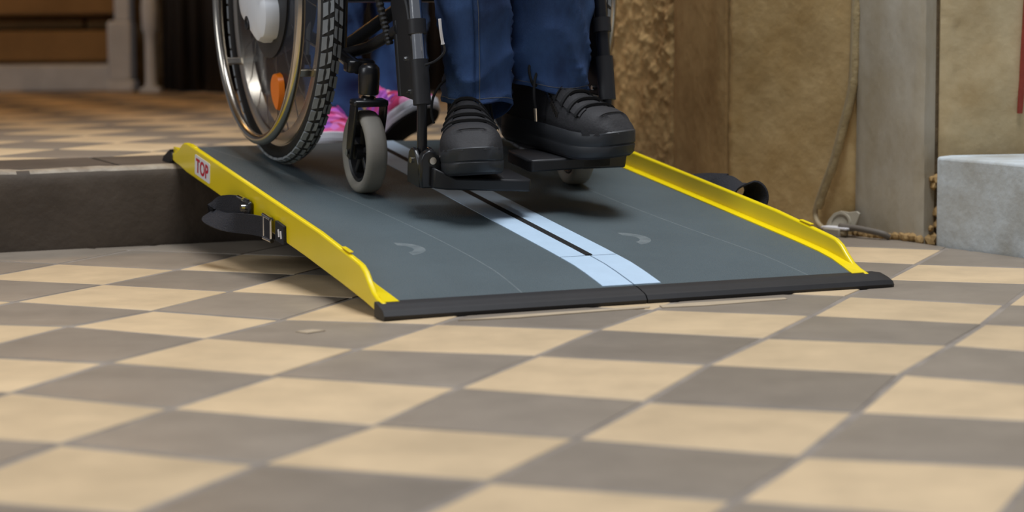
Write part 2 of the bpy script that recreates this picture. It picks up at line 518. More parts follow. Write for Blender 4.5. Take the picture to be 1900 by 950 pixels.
colm = empty('white_pilaster', Matrix.Translation((-1.398, 8.02, STEP_H)))
tag(colm, 'white painted pilaster with a stepped base at the end of the brown stone wall', 'pilaster')
MB().box((0, 0, .02), (.10, .12, .04)).build('foot', 'white_paint', colm, bevel=.008)
MB().box((0, 0, .146), (.086, .10, .215)).build('base', 'white_paint', colm, bevel=.01)
MB().box((.012, 0, .80), (.058, .085, 1.1)).build('shaft', 'white_paint', colm, bevel=.008)
post = empty('white_post', Matrix.Translation((-1.283, 7.95, STEP_H)))
tag(post, 'slim white turned post beside the dark curtain', 'post')
MB().lathe([(0, .026), (.02, .026), (.035, .021), (.16, .020), (.205, .021), (.225, .029), (.30, .031), (.34, .027), (.37, .020), (1.1, .022)], (0, 0, 0), 'z', 20).build('shaft', 'white_paint', post, smooth=True)
MB().box((0, 0, .006), (.075, .075, .02)).build('foot', 'white_paint', post, bevel=.004)

# dark curtain closing the room behind the chair (folds are real)
cv = []; nx = 150
for zz in (STEP_H + .004, .5, 1.0, 1.6, 2.2):
    for k in range(nx + 1):
        t = k / nx
        x = -1.245 + 1.47 * t
        y = 7.95 - .35 * min(1, t * 3.5) + .035 * math.sin(t * 70 + .6 * math.sin(zz * 2)) + .018 * math.sin(t * 173 + 1)
        cv.append((x, y, zz))
n = nx + 1
cur = MB().add(cv, [(r * n + k, r * n + k + 1, (r + 1) * n + k + 1, (r + 1) * n + k) for r in range(4) for k in range(nx)]).build('dark_curtain', 'dark_wood', smooth=True, angle=180)
md = cur.modifiers.new('th', 'SOLIDIFY'); md.thickness = .006
tag(cur, 'dark brown floor-length curtain hanging in folds behind the wheelchair', 'curtain')

# ------------------------------------------------------------------ right hand jamb
wr = MB()
back = Vector((.75, .62, 0)).normalized() * .35
fr = [Vector((.25, 8.6, 0)), Q1, Q2, Q3, Q4, Q5, Q6, Q7]
fro = [p + Vector((.012, .016, 0)) for p in fr]
wr.prism(fro + [Vector((1.9, 8.6, 0))], lambda q: q + Vector((0, 0, -.03)), lambda q: q + Vector((0, 0, 2.6)))
wr = wr.build('wall_right', 'mortar_dark')
tag(wr, 'right jamb of the stone doorway', kind='structure')
def panel(name, a, b, z0, z1, mt, amp, freq, nx, nz, off=0.0, gap=.004, seed=0.0, rough=0):
    n = nrm(a, b); d = (b - a).normalized(); Lw = (b - a).length
    vs = []
    for r in range(nz + 1):
        z = z0 + (z1 - z0) * r / nz
        for k in range(nx + 1):
            e = gap + (Lw - 2 * gap) * k / nx
            q = Vector((e * freq, z * freq, seed))
            h = amp * noise.noise(q)
            if rough:
                h = amp * (noise.multi_fractal(q, .8, 2.1, 5) - .9) * rough
                h = max(-amp * 1.6, min(amp * 1.6, h)) * min(1, max(.25, (z - .12) / .25))
            edge = min(k, nx - k) / nx
            h -= .006 * max(0, 1 - edge * nx / 2) + .0035 * max(0, noise.noise(Vector((z * 40, k * .5, seed)))) * (1 if edge < .04 else 0)
            vs.append(a + d * e + n * (off + h) + Vector((0, 0, z)))
    m_ = nx + 1
    fs = [(r * m_ + k, r * m_ + k + 1, (r + 1) * m_ + k + 1, (r + 1) * m_ + k) for r in range(nz) for k in range(nx)]
    # side and back faces give the slab its thickness
    base = len(vs)
    for r in range(nz + 1):
        z = z0 + (z1 - z0) * r / nz
        vs += [a + d * gap - n * .03 + Vector((0, 0, z)), a + d * (Lw - gap) - n * .03 + Vector((0, 0, z))]
    for r in range(nz):
        fs += [(r * m_, (r + 1) * m_, base + 2 * r + 2, base + 2 * r), (r * m_ + nx, base + 2 * r + 1, base + 2 * r + 3, (r + 1) * m_ + nx)]
    return MB().add(vs, fs).build(name, mt, wr, smooth=True, angle=60)
panel('rough_stone', Q1, Q2, -.02, 1.3, 'stone_rough', .0075, 34, 100, 400, -.002, rough=1.0, seed=1.7)
panel('brown_stone', Q2, Q3, -.02, 1.3, 'stone_brown', .003, 9, 20, 90, 0.004, seed=5)
panel('tan_plaster', Q3, Q4, -.02, 1.3, 'plaster_tan', .004, 8, 50, 160, 0.0, seed=9)
panel('grey_stone', Q4, Q5, -.02, 1.3, 'plaster_grey', .003, 7, 26, 90, 0.006, gap=.002, seed=13)
panel('cream_plaster', Q6, Q7, -.02, 1.3, 'plaster_cream', .005, 9, 120, 150, 0.0, seed=17)
# chipped rubble along the dark joint and at the wall foot
for k in range(9):
    z = random.uniform(0.0, .12) if k < 12 else random.uniform(.17, .4)
    p = Q5 + (Q6 - Q5) * random.uniform(.1, .9) + Vector((.007, .009, z))
    r = random.uniform(.006, .012)
    bm_ = bmesh.new(); bmesh.ops.create_icosphere(bm_, subdivisions=1, radius=r)
    for v in bm_.verts: v.co = v.co * (1 + .5 * noise.noise(v.co * 90 + Vector((k, 0, 0))))
    me = bpy.data.meshes.new('rubble'); bm_.to_mesh(me); bm_.free()
    me.materials.append(MATS['stone_brown'])
    o = bpy.data.objects.new('rubble_stone', me); COL.objects.link(o); o.parent = wr; o.location = p
for k in range(12):   # damp crusty wall foot
    t = (k + .5) / 12
    p = Q4 + (Q5 - Q4) * t + nrm(Q4, Q5) * .004 + Vector((0, 0, .006))
    bm_ = bmesh.new(); bmesh.ops.create_icosphere(bm_, subdivisions=2, radius=.010)
    for v in bm_.verts:
        v.co = v.co * (1 + .6 * noise.noise(v.co * 60 + Vector((k * 3, 0, 0)))); v.co.z *= random.uniform(.8, 1.1)
    me = bpy.data.meshes.new('foot'); bm_.to_mesh(me); bm_.free(); me.materials.append(MATS['stone_brown'])
    o = bpy.data.objects.new('foot_mortar', me); COL.objects.link(o); o.parent = wr; o.location = p
# worn red painted line
rn = nrm(Q6, Q7); rd = (Q7 - Q6).normalized()
def onw(x_along, z, off): return Q6 + rd * x_along + rn * off + Vector((0, 0, z))
strip = []
for z in [.232 + i * .03 for i in range(34)]:
    x0 = .150 + (z - .23) * .045 + .0008 * noise.noise(Vector((z * 70, 0, 1)))
    wd = .0085 + .002 * noise.noise(Vector((z * 40, 3, 1)))
    strip.append([onw(x0, z, .001), onw(x0, z, .0075), onw(x0 + wd, z, .0075), onw(x0 + wd, z, .001)])
MB().loft(strip).build('red_painted_strip', 'red_paint', wr)

# pale concrete block at the wall foot
bd = (B1 - B0).normalized()
bl = [B0, B0 + bd * 1.1, B0 + bd * 1.1 + Vector((.5, .55, 0)), Vector((1.5, 4.12, 0)), Vector((.792, 4.01, 0))]
blk = MB().prism(bl, lambda q: q + Vector((0, 0, -.02)), lambda q: q + Vector((0, 0, .160)))
bo = blk.build('concrete_block', 'block_concrete', None, bevel=.006, seg=3)
tag(bo, 'low pale blue-grey concrete block standing against the cream wall', 'block')

# cable, its loose plaster cover and the floor socket
tn = nrm(Q3, Q4); td = (Q4 - Q3).normalized()
def wp(e, z, off): return Q3 + td * e + tn * off + Vector((0, 0, z))
cp = [(.345, 1.2, .008), (.343, .6, .008), (.342, .44, .008), (.340, .341, .009), (.336, .276, .010), (.318, .205, .014), (.298, .138, .017), (.272, .081, .018),
      (.2595, .049, .018), (.259, .033, .018), (.272, .020, .024), (.296, .013, .034), (.330, .010, .046), (.360, .010, .046)]
cab = MB().tube(smoothpath([wp(*c) for c in cp], 6), .0052, 10).build('wall_cable', 'cable_grey', None, smooth=True, angle=180)
tag(cab, 'grey cable peeling off the tan plaster wall down to the floor socket', 'cable')
cp2 = [(.340, .021, .040), (.375, .020, .036), (.405, .017, .032), (.432, .013, .026), (.440, .006, .016)]
cb2 = MB().tube(smoothpath([wp(*c) for c in cp2], 6), .0058, 10).build('short_cable', 'cable_dark', None, smooth=True, angle=180)
tag(cb2, 'short dark grey cable running from the floor socket into the wall foot', 'cable')
flakes = MB()
ridge = smoothpath([wp(*c) for c in cp[1:9]], 5)
rr = [.0082 + .003 * noise.noise(Vector((k * .9, 0, 3))) for k in range(len(ridge))]
rg = MB().tube([p - tn * .004 + td * .003 for p in ridge], rr, 9).build('plaster_crust', 'mortar_light', cab, smooth=True, angle=60)
so = empty('floor_socket', Matrix.Translation(wp(.335, .004, .04)))
tag(so, 'grey floor socket with its lid flipped up against the wall', 'socket')
def sw(e, z, off): return wp(e, z, off) - so.location
lid = [(.294, .012), (.300, .030), (.311, .043), (.326, .048), (.346, .047), (.366, .050), (.374, .046), (.372, .034), (.366, .012)]
tilt = lambda z: .033 - .25 * (z - .01)
MB().prism(lid, lambda q: sw(q[0], q[1], tilt(q[1])), lambda q: sw(q[0], q[1], tilt(q[1]) - .005)).build('lid', 'socket_grey', so, bevel=.0012)
circ = [(.333 + .021 * math.cos(a), .026 + .0165 * math.sin(a)) for a in [2 * math.pi * k / 28 for k in range(28)]]
circ2 = [(.333 + .025 * math.cos(a), .026 + .0195 * math.sin(a)) for a in [2 * math.pi * k / 28 for k in range(28)]]
ring = MB()
ring.loft([[sw(q[0], q[1], tilt(q[1]) + o) for q in c] for c, o in ((circ2, 0), (circ2, .003), (circ, .003), (circ, -.001))], True, False, False)
ring.build('lid_ring', 'socket_grey', so, smooth=True)
MB().prism([(.304, .016), (.366, .016), (.366, .020), (.304, .020)], lambda q: sw(q[0], q[1], .052), lambda q: sw(q[0], q[1], .026)).build('hinge_plate', 'sticker_white', so, bevel=.001)
MB().prism([(.312, -.002), (.352, -.002), (.352, .017), (.312, .017)], lambda q: sw(q[0], q[1], .055), lambda q: sw(q[0], q[1], .028)).build('socket_body', 'socket_grey', so, bevel=.002)

# ------------------------------------------------------------------ the ramp
RW = 0.795
rm = empty('wheelchair_ramp', RAMP_M)
tag(rm, 'portable grey folding wheelchair ramp with yellow side rails and white centre stripes', 'ramp')
def dz(s):
    pts = [(-.01, .014), (.02, .0185), (.06, .0275), (.10, .0360), (.14, .0435), (.19, .0505), (.24, .0573)]
    if s >= .24: return Z0 + SLOPE * s
    for (a, za), (b, zb) in zip(pts, pts[1:]):
        if s <= b: return za + (zb - za) * (s - a) / (b - a)
SS = [.02, .04, .06, .08, .10, .12, .14, .165, .19, .215, .24, .4, .6, .8, 1.0, 1.13, 1.19]
def strip_mesh(u0, u1, s_list, top, thick, nu=1):
    rings = []
    for s in s_list:
        z = dz(s) + top
        rings.append([Vector((u0, s, z)), Vector((u1, s, z)), Vector((u1, s, z - thick)), Vector((u0, s, z - thick))])
    return MB().loft(rings)
UC = 0.400
for u0, u1 in ((.012, UC - .0015), (UC + .0015, RW - .012)):
    strip_mesh(u0, u1, SS, 0, .013).build('deck_panel', 'deck', rm)
# black hinge strip between the tapes and the white tapes
SB = [s for s in SS if s >= .19]
strip_mesh(UC - .0065, UC + .0065, [.197] + SB[1:], .0012, .004).build('hinge_strip', 'gap_black', rm)
strip_mesh(UC - .050, UC - .0065, [.193] + SB[1:], .0009, .003).build('tape_strip', 'tape_white', rm)
strip_mesh(UC + .0065, UC + .045, [.193] + SB[1:], .0009, .003).build('tape_strip', 'tape_white', rm)
SF = [s for s in SS if s <= .19]
strip_mesh(UC - .050, UC - .0012, SF[1:], .0011, .003).build('tape_strip', 'tape_white', rm)
strip_mesh(UC + .0012, UC + .045, SF[1:], .0011, .003).build('tape_strip', 'tape_white', rm)
# side rails
def rail_profile():
    top = [(.022, .0205), (.045, .0265), (.062, .033), (.080, .046), (.095, .0585), (.112, .0665), (.132, .0705)]
    for s in (.3, .5, .7, .9, 1.03): top.append((s, dz(s) + .0325))
    top += [(1.065, .1915), (1.085, .1905), (1.100, .186), (1.118, .178), (1.150, .170), (1.178, .166)]
    bot = [(1.178, .156), (1.150, .1505), (1.12, .1465), (1.07, .1375), (.9, dz(.9) - .0215), (.6, dz(.6) - .0215), (.37, dz(.37) - .0205), (.2, .030), (.1, .0155), (.03, .003), (.02, .003)]
    return top + bot
RP = rail_profile()
def make_rail(u_out, u_in, flange_dir):
    mb = MB().prism(RP, lambda q: Vector((u_out, q[0], q[1])), lambda q: Vector((u_in, q[0], q[1])))
    r = mb.build('side_rail', 'yellow', rm, bevel=.003, seg=3)
    fl = MB()
    rings = []
    for s in (.028, .06, .1, .14, .19, .24, .6, 1.0, 1.12, 1.178):
        z = dz(s) + .001; fw = .012 + .010 * max(0, (.1 - s) / .1)
        rings.append([Vector((u_in - flange_dir * .004, s, z + (.004 if s > .05 else .001))), Vector((u_in + flange_dir * fw, s, z + .0008)), Vector((u_in + flange_dir * fw, s, z - .012)), Vector((u_in - flange_dir * .004, s, z - .012))])
    fl.loft(rings).build('rail_flange', 'yellow', r)
    return r
rail_l = make_rail(0.0, 0.0095, 1)
rail_r = make_rail(RW, RW - .0095, -1)
# thin yellow tabs added on the rail tops in place of highlights
for u, s in ((.005, .18), (.005, 1.03), (RW - .005, .205)):
    MB().box((u, s, dz(s) + .0322), (.007, .035, .0022), Matrix.Rotation(th, 3, 'X')).build('highlight_tab', 'yellow', rm, bevel=.001)
# rubber front lips: two, one per half
lipP = [(-.004, 0.0), (-.006, .006), (-.001, .0125), (.006, .0155), (.014, .0175), (.016, .0185), (.024, .0205), (.034, .0225), (.036, .018), (.036, .0)]
for u0, u1 in ((-.006, UC - .001), (UC + .001, RW + .030)):
    mb = MB()
    if u1 > .5:
        rings = [[Vector((u, q[0] * k + .012 * (1 - k), q[1] * h)) for q in lipP] for u, k, h in ((u0, 1, 1), (u1 - .02, 1, 1), (u1 - .006, .9, .9), (u1, .6, .7))]
        mb.loft(rings)
    else:
        mb.prism(lipP, lambda q: Vector((u0, q[0], q[1])), lambda q: Vector((u1, q[0], q[1])))
    mb.build('front_lip', 'rubber_black', rm, smooth=True, angle=25)
# rear bearing edge
MB().loft([[Vector((u, 1.185, .1735)), Vector((u, 1.235, .158)), Vector((u, 1.245, .150)), Vector((u, 1.245, .1485)), Vector((u, 1.185, .1485))] for u in (.0, RW)]).build('rear_lip', 'rubber_black', rm)
MB().tube([Vector((-.001, 1.172, .160)), Vector((.004, 1.172, .160))], .009, 14).build('rail_plug', 'rubber_black', rm, smooth=True)
# TOP sticker on the left rail
stk = empty('top_sticker', parent=rm)
scx, scz = .955, dz(.955) + .005
tilt_m = Matrix.Rotation(th, 3, 'X')
def on_rail(a, b_, off):       # a: towards the ramp foot, b: up
    v = tilt_m @ Vector((0, -a, b_)); return Vector((-off, scx + v.y, scz + v.z))
def rrect(w, h, r, n=5):
    out = []
    for cx, cy, a0 in ((w / 2 - r, h / 2 - r, 0), (-w / 2 + r, h / 2 - r, 90), (-w / 2 + r, -h / 2 + r, 180), (w / 2 - r, -h / 2 + r, 270)):
        out += [(cx + r * math.cos(R(a0 + 90 * k / n)), cy + r * math.sin(R(a0 + 90 * k / n))) for k in range(n + 1)]
    return out
MB().prism(rrect(.100, .036, .004), lambda q: on_rail(q[0], q[1], -.001), lambda q: on_rail(q[0], q[1], .0008)).build('sticker_backing', 'sticker_white', stk)
def text_mesh(txt, w, h, place, m, name, parent, depth=.0006, bold=.0):
    cu = bpy.data.curves.new('txt', 'FONT'); cu.body = txt; cu.size = 1.0; cu.offset = bold; cu.space_character = 1.05
    to = bpy.data.objects.new('txt', cu); COL.objects.link(to)
    dg = bpy.context.evaluated_depsgraph_get(); dg.update()
    me = bpy.data.meshes.new_from_object(to.evaluated_get(dg))
    bpy.data.objects.remove(to)
    xs = [v.co.x for v in me.vertices]; ys = [v.co.y for v in me.vertices]
    x0, x1, y0, y1 = min(xs), max(xs), min(ys), max(ys)
    for v in me.vertices:
        a = (v.co.x - (x0 + x1) / 2) / (x1 - x0) * w; b_ = (v.co.y - (y0 + y1) / 2) / (y1 - y0) * h
        v.co = place(a, b_)
    me.materials.append(MATS[m])
    o = bpy.data.objects.new(name, me); COL.objects.link(o); o.parent = parent
    return o
text_mesh('TOP', .082, .026, lambda a, b_: on_rail(a, b_, .0013), 'sticker_red', 'sticker_lettering', stk, bold=.03)

def ribbon(path, widths, wdirs, th_=.0016):
    """strap: centre path, half-width, width direction per point"""
    rings = []
    n = len(path)
    for i, p in enumerate(path):
        t = (path[min(i + 1, n - 1)] - path[max(i - 1, 0)]).normalized()
        w = (wdirs[i] - t * wdirs[i].dot(t)).normalized(); nn = t.cross(w)
        h = widths[i]
        rings.append([p + w * h + nn * th_, p - w * h + nn * th_, p - w * h - nn * th_, p + w * h - nn * th_])
    return MB().loft(rings)
# left carrying strap: bolt bracket, twisted loop, flat run, buckle frame and label
st = empty('strap', parent=rm)
up_ = Vector((0, -.12, 1))
c1 = smoothpath([Vector(q) for q in ((-.006, .650, .103), (-.010, .705, .106), (-.018, .755, .103), (-.028, .793, .093), (-.035, .782, .084), (-.031, .730, .079), (-.024, .675, .080), (-.016, .60, .083), (-.009, .545, .083), (-.008, .52, .083))], 6)
wd = []
for i in range(len(c1)):
    t = i / (len(c1) - 1)
    a = .9 * math.sin(math.pi * min(1, max(0, (t - .25) / .45)))
    wd.append(Vector((math.sin(a), 0, math.cos(a))))
ribbon(c1, [.0165] * len(c1), wd).build('strap_webbing', 'webbing', st, smooth=True, angle=60)
MB().box((-.006, .655, .096), (.008, .030, .045), tilt_m).build('strap_bracket', 'frame_black', st, bevel=.004)
MB().tube([(-.018, .655, .106), (-.004, .655, .106)], .006, 12).build('bracket_bolt', 'chrome', st, smooth=True)
MB().tube([(-.011, .66, .119), (-.011, .690, .121)], .0042, 10).build('bracket_pin', 'chrome', st, smooth=True)
fr_ = [(-.009, .545, .103), (-.010, .510, .100), (-.010, .510, .067), (-.009, .545, .068), (-.009, .545, .103)]
MB().tube([(-.010, .552, .103), (-.010, .510, .0985)], .0036, 10).add([], []).tube([(-.010, .552, .066), (-.010, .508, .064)], .0036, 10).tube([(-.010, .512, .0985), (-.010, .512, .064)], .0022, 8).tube([(-.010, .550, .103), (-.010, .550, .066)], .0022, 8).build('buckle_frame', 'chrome', st, smooth=True)
MB().prism([(.505, .097), (.462, .091), (.462, .0615), (.507, .0655)], lambda q: Vector((.0005, q[0], q[1])), lambda q: Vector((-.005, q[0], q[1]))).build('strap_label', 'webbing', st)
for k in range(2):
    y = .491 - k * .012
    MB().prism([(y, .084 - k * .002), (y - .006, .085 - k * .002), (y - .009, .073 - k * .002), (y - .003, .072 - k * .002)], lambda q: Vector((-.004, q[0], q[1])), lambda q: Vector((-.0058, q[0], q[1]))).build('label_print', 'sticker_white', st)
# right carrying strap: a stiff open loop standing out beyond the rail
st2 = empty('strap', parent=rm)
lp = smoothpath([Vector((RW + q[0], .50 + q[2], dz(.5) + q[1])) for q in ((-.001, .012, .03), (.014, .026, .02), (.034, .034, .01), (.054, .029, 0), (.060, .012, -.005), (.050, -.005, -.005), (.028, -.012, 0), (.002, -.012, .01))], 6)
wdd = [Vector((.30, -.95, -.12))] * len(lp)
ribbon(lp, [.034] * len(lp), wdd, .002).build('strap_webbing', 'webbing', st2, smooth=True, angle=60)
lp2 = smoothpath([Vector(q) for q in ((RW + .001, .68, dz(.68) + .000), (RW + .010, .65, dz(.65) + .012), (RW + .022, .61, dz(.61) + .022), (RW + .036, .56, dz(.56) + .030))], 6)
ribbon(lp2, [.016] * len(lp2), [Vector((.6, .5, .5))] * len(lp2), .002).build('strap_tail', 'webbing', st2, smooth=True, angle=60)

# ------------------------------------------------------------------ the wheelchair
wc = empty('wheelchair', CH)
tag(wc, 'black framed wheelchair with grey tyres rolling down the ramp', 'wheelchair')
TR, RR = .300, .268
def rear_wheel(sx):
    g = empty('rear_wheel', Matrix.Translation((-.260 if sx < 0 else .238, .312, .3045)), wc)
    o_ = sx                                     # outward direction
    # tyre
    prof = []
    for k in range(16):
        a = 2 * math.pi * k / 16
        prof.append((.017 * math.sin(a), .284 + .018 * math.cos(a)))
    MB().lathe(prof, (0, 0, 0), 'x', 96, closed=True).build('tyre', 'tyre_dark', g, smooth=True, angle=180)
    # dark groove floor and chevron blocks
    MB().lathe([(-.0155, .2925), (-.009, .3005), (0, .3024), (.009, .3005), (.0155, .2925), (.010, .29), (-.010, .29)], (0, 0, 0), 'x', 96, closed=True).build('tread_bed', 'tyre_dark', g, smooth=True, angle=180)
    tb = MB(); N = 64
    for k in range(N):
        for sd in (-1, 1):
            a0 = 2 * math.pi * (k + (.5 if sd > 0 else 0)) / N
            da = 2 * math.pi / N
            vs = []
            for rr_off in (0, 1):
                for (xx, aa) in ((.0012, .06), (.0012, .72), (.0165, 1.12), (.0165, .30)):
                    r = (.2995 if xx < .01 else .2915) + (.0044 if rr_off else 0) * (1 if xx < .01 else .9)
                    a = a0 + da * aa
                    vs.append(Vector((sd * xx * (1.0 if not rr_off or xx < .01 else 1.06), r * math.cos(a), r * math.sin(a))))
            tb.add(vs, [(0, 3, 2, 1), (4, 5, 6, 7), (0, 1, 5, 4), (1, 2, 6, 5), (2, 3, 7, 6), (3, 0, 4, 7)])
    t = tb.build('tread_blocks', 'tyre_grey', g); t['kind'] = 'stuff'
    # rim
    MB().lathe([(-.011, .268), (-.011, .272), (-.007, .268), (0, .262), (.007, .268), (.011, .272), (.0125, .268), (.0125, .250), (.0115, .247), (-.0115, .247), (-.0125, .250), (-.0125, .268)], (0, 0, 0), 'x', 96, closed=True).build('rim', 'rim_alu', g, smooth=True, angle=40)
    # push rim and its brackets
    hx = o_ * (.046 if o_ < 0 else .036)
    prof = [(hx + .0095 * math.sin(2 * math.pi * k / 12), .258 + .0095 * math.cos(2 * math.pi * k / 12)) for k in range(12)]
    MB().lathe(prof, (0, 0, 0), 'x', 96, closed=True).build('push_rim', 'steel', g, smooth=True, angle=180)
    for k in range(6):
        a = 2 * math.pi * k / 6 - .62
        c, s_ = math.cos(a), math.sin(a)
        p0 = Vector((hx, .256 * c, .256 * s_)); p1 = Vector((o_ * .008, .254 * c, .254 * s_))
        rot = Matrix.Rotation(a, 3, 'X')
        MB().box((p0 + p1) / 2, (abs(hx) - .008, .006, .014), rot).build('push_rim_bracket', 'steel', g, bevel=.0015)
    # spokes
    for k in range(24):
        a = 2 * math.pi * k / 24; b_ = a + (.38 if k % 2 else -.38)
        MB().tube([(o_ * .018, .075 * math.cos(b_), .075 * math.sin(b_)), (0, .25 * math.cos(a), .25 * math.sin(a))], .0011, 6).build('spoke', 'steel', g, smooth=True)
    # hub drive with white cover
    MB().lathe([(-.045 * o_, .02), (-.04 * o_, .085), (.018 * o_, .112), (.024 * o_, .112), (.026 * o_, .10), (.027 * o_, .02)], (0, 0, 0), 'x', 48).build('hub', 'plastic_black', g, smooth=True, angle=35)
    if o_ < 0:
        MB().lathe([(.0085 * o_, .2465), (.0095 * o_, .2465), (.021 * o_, .11), (.0195 * o_, .11)], (0, 0, 0), 'x', 72, closed=True).build('spoke_guard', 'guard', g, smooth=True, angle=60)
    cov = []
    for k in range(72):
        a = 2 * math.pi * k / 72
        r = .080 + .012 * math.cos(3 * a + .6) - .006 * max(0, math.cos(6 * a + .2)) ** 3
        cov.append((r * math.cos(a), r * math.sin(a)))
    rings = [[Vector((o_ * h, q[0] * k, q[1] * k)) for q in cov] for h, k in ((.024, 1.02), (.040, 1.02), (.050, .97), (.056, .85), (.060, .55), (.061, .2))]
    hc = MB().loft(rings).build('hub_cover', 'hub_white', g, smooth=True, angle=30)
    for k in range(3):
        a = 2 * math.pi * k / 3 + .75
        MB().lathe([(o_ * .048, .0125), (o_ * .0605, .0125), (o_ * .0605, .008), (o_ * .048, .008)], (0, .052 * math.cos(a), .052 * math.sin(a)), 'x', 20).build('cover_recess', 'plastic_black', g, smooth=True)
    # orange reflector (drop shaped) on the spoke guard
    drop = []
    for k in range(24):
        a = 2 * math.pi * k / 24
        drop.append(((.028 if math.sin(a) < 0 else .028 * (1 - .45 * math.sin(a) ** 2)) * math.cos(a), .026 * math.sin(a) if math.sin(a) < 0 else .044 * math.sin(a)))
    for aa in ((-1.93, 0.6) if o_ < 0 else (0.4,)):
        e_r = Vector((0, math.cos(aa), math.sin(aa))); e_t = Vector((0, -math.sin(aa), math.cos(aa)))
        MB().prism(drop, lambda q: e_r * .168 + Vector((o_ * .017, 0, 0)) + e_t * q[0] + e_r * q[1], lambda q: e_r * .168 + Vector((o_ * .027, 0, 0)) + e_t * q[0] * .92 + e_r * q[1] * .92).build('reflector', 'orange', g, smooth=True)
    return g
rear_wheel(-1); rear_wheel(1)
MB().tube([(-.25, .312, .3045), (.23, .312, .3045)], .014, 14).build('axle_tube', 'frame_black', wc, smooth=True)

def caster(cx, cy, yaw, h=.213):
    g = empty('caster', Matrix.Translation((cx, cy, 0)) @ Matrix.Rotation(yaw, 4, 'Z'), wc)
    r = .071
    MB().lathe([(-.013, .052), (-.0175, .058), (-.0185, .064), (-.0155, .069), (-.009, r), (.009, r), (.0155, .069), (.0185, .064), (.0175, .058), (.013, .052)], (0, .012, r), 'x', 56, closed=True).build('caster_tyre', 'caster_grey', g, smooth=True, angle=180)
    MB().lathe([(-.012, .053), (-.014, .049), (-.011, .046), (.011, .046), (.014, .049), (.012, .053)], (0, .012, r), 'x', 48, closed=True).build('caster_rim', 'plastic_black', g, smooth=True)
    MB().lathe([(-.018, .004), (-.018, .013), (.018, .013), (.018, .004)], (0, .012, r), 'x', 24).build('caster_hub', 'plastic_black', g, smooth=True)
    for k in range(5):
        a = 2 * math.pi * k / 5 + .3
        MB().box((0, .012 + .030 * math.cos(a), r + .030 * math.sin(a)), (.014, .040, .010), Matrix.Rotation(a, 3, 'X')).build('caster_spoke', 'plastic_black', g, bevel=.002)
    # fork
    for sx in (-1, 1):
        pr = [(.024, .062), (.006, .058), (.002, .070), (-.016, .140), (-.018, .158), (.006, .162), (.012, .150), (.024, .085)]
        MB().prism(pr, lambda q: Vector((sx * .0235, q[0], q[1])), lambda q: Vector((sx * .0295, q[0], q[1]))).build('fork_leg', 'frame_black', g, bevel=  .0018)
        MB().lathe([(sx * .028, .001), (sx * .0335, .0065), (sx * .0335, .001)], (0, .012, r), 'x', 14).build('axle_bolt', 'chrome', g, smooth=True)
    MB().box((0, -.004, .158), (.062, .030, .012)).build('fork_crown', 'frame_black', g, bevel=.004)
    MB().lathe([(.163, .012), (.166, .013), (.170, .009), (.174, .009)], (0, 0, 0), 'z', 16).build('stem_nut', 'chrome', g, smooth=True)
    MB().lathe([(.172, .0165), (.174, .0175), (h - .006, .0185), (h + .004, .0175), (h + .010, .012), (h + .012, .002)], (0, 0, 0), 'z', 24).build('stem_housing', 'frame_black', g, smooth=True, angle=50)
    return g
caster(-.198, .004, 0.0); caster(.196, .004, R(-6))

# frame
for sx in (-1, 1):
    X = -.212 if sx < 0 else .198
    MB().tube([(X, .12, .225), (X, .12, .52)], .0125, 14).build('side_post', 'frame_black', wc, smooth=True)
    MB().tube([(X, .36, .235), (X, .12, .225), (X, .02, .215)], .0115, 14).build('lower_rail', 'frame_black', wc, smooth=True)
    MB().tube([(X, .42, .50), (X, .30, .50), (X, -.02, .52)], .0125, 14).build('seat_rail', 'frame_black', wc, smooth=True)
    MB().tube([(X, .40, .25), (X, .40, .60), (X, .43, .95), (X, .52, .97)], .0125, 14).build('back_post', 'frame_black', wc, smooth=True)
    MB().tube([(X, .46, .955), (X, .56, .972)], .018, 14).build('push_handle', 'plastic_black', wc, smooth=True)
    MB().tube([(X, .12, .222), (sx * .185, .05, .245), (sx * .170, -.06, .290)], .010, 12).build('brace', 'plastic_black', wc, smooth=True)
    MB().box((sx * .205, .035, .216), (.05, .030, .022)).build('stem_clamp', 'frame_black', wc, bevel=.005)
    MB().box((sx * .215, .14, .62), (.05, .28, .03)).build('armrest', 'vinyl', wc, bevel=.01)
    MB().tube([(sx * .215, .22, .52), (sx * .215, .22, .61)], .011, 12).build('armrest_post', 'frame_black', wc, smooth=True)
for k, (a_, b_) in enumerate((((-.205, .16, .22), (.205, .16, .50)), ((.205, .18, .22), (-.205, .18, .50)))):
    MB().tube([a_, b_], .012, 12).build('cross_bar', 'plastic_black', wc, smooth=True)
MB().box((0, .18, .515), (.40, .42, .035)).build('seat', 'vinyl', wc, bevel=.012)
MB().box((0, .415, .74), (.40, .03, .38)).build('backrest', 'vinyl', wc, bevel=.01)

MB().tube([(-.232, .212, .36), (-.232, .232, .305), (-.232, .239, .203)], [.0055, .005, .0035], 10).build('pale_bar', 'pale_blue', wc, smooth=True)  # thin pale blue bar inside the left rear wheel
MB().tube([(-.232, .2385, .206), (-.232, .234, .190)], .006, 10).build('bar_tip', 'plastic_black', wc, smooth=True)
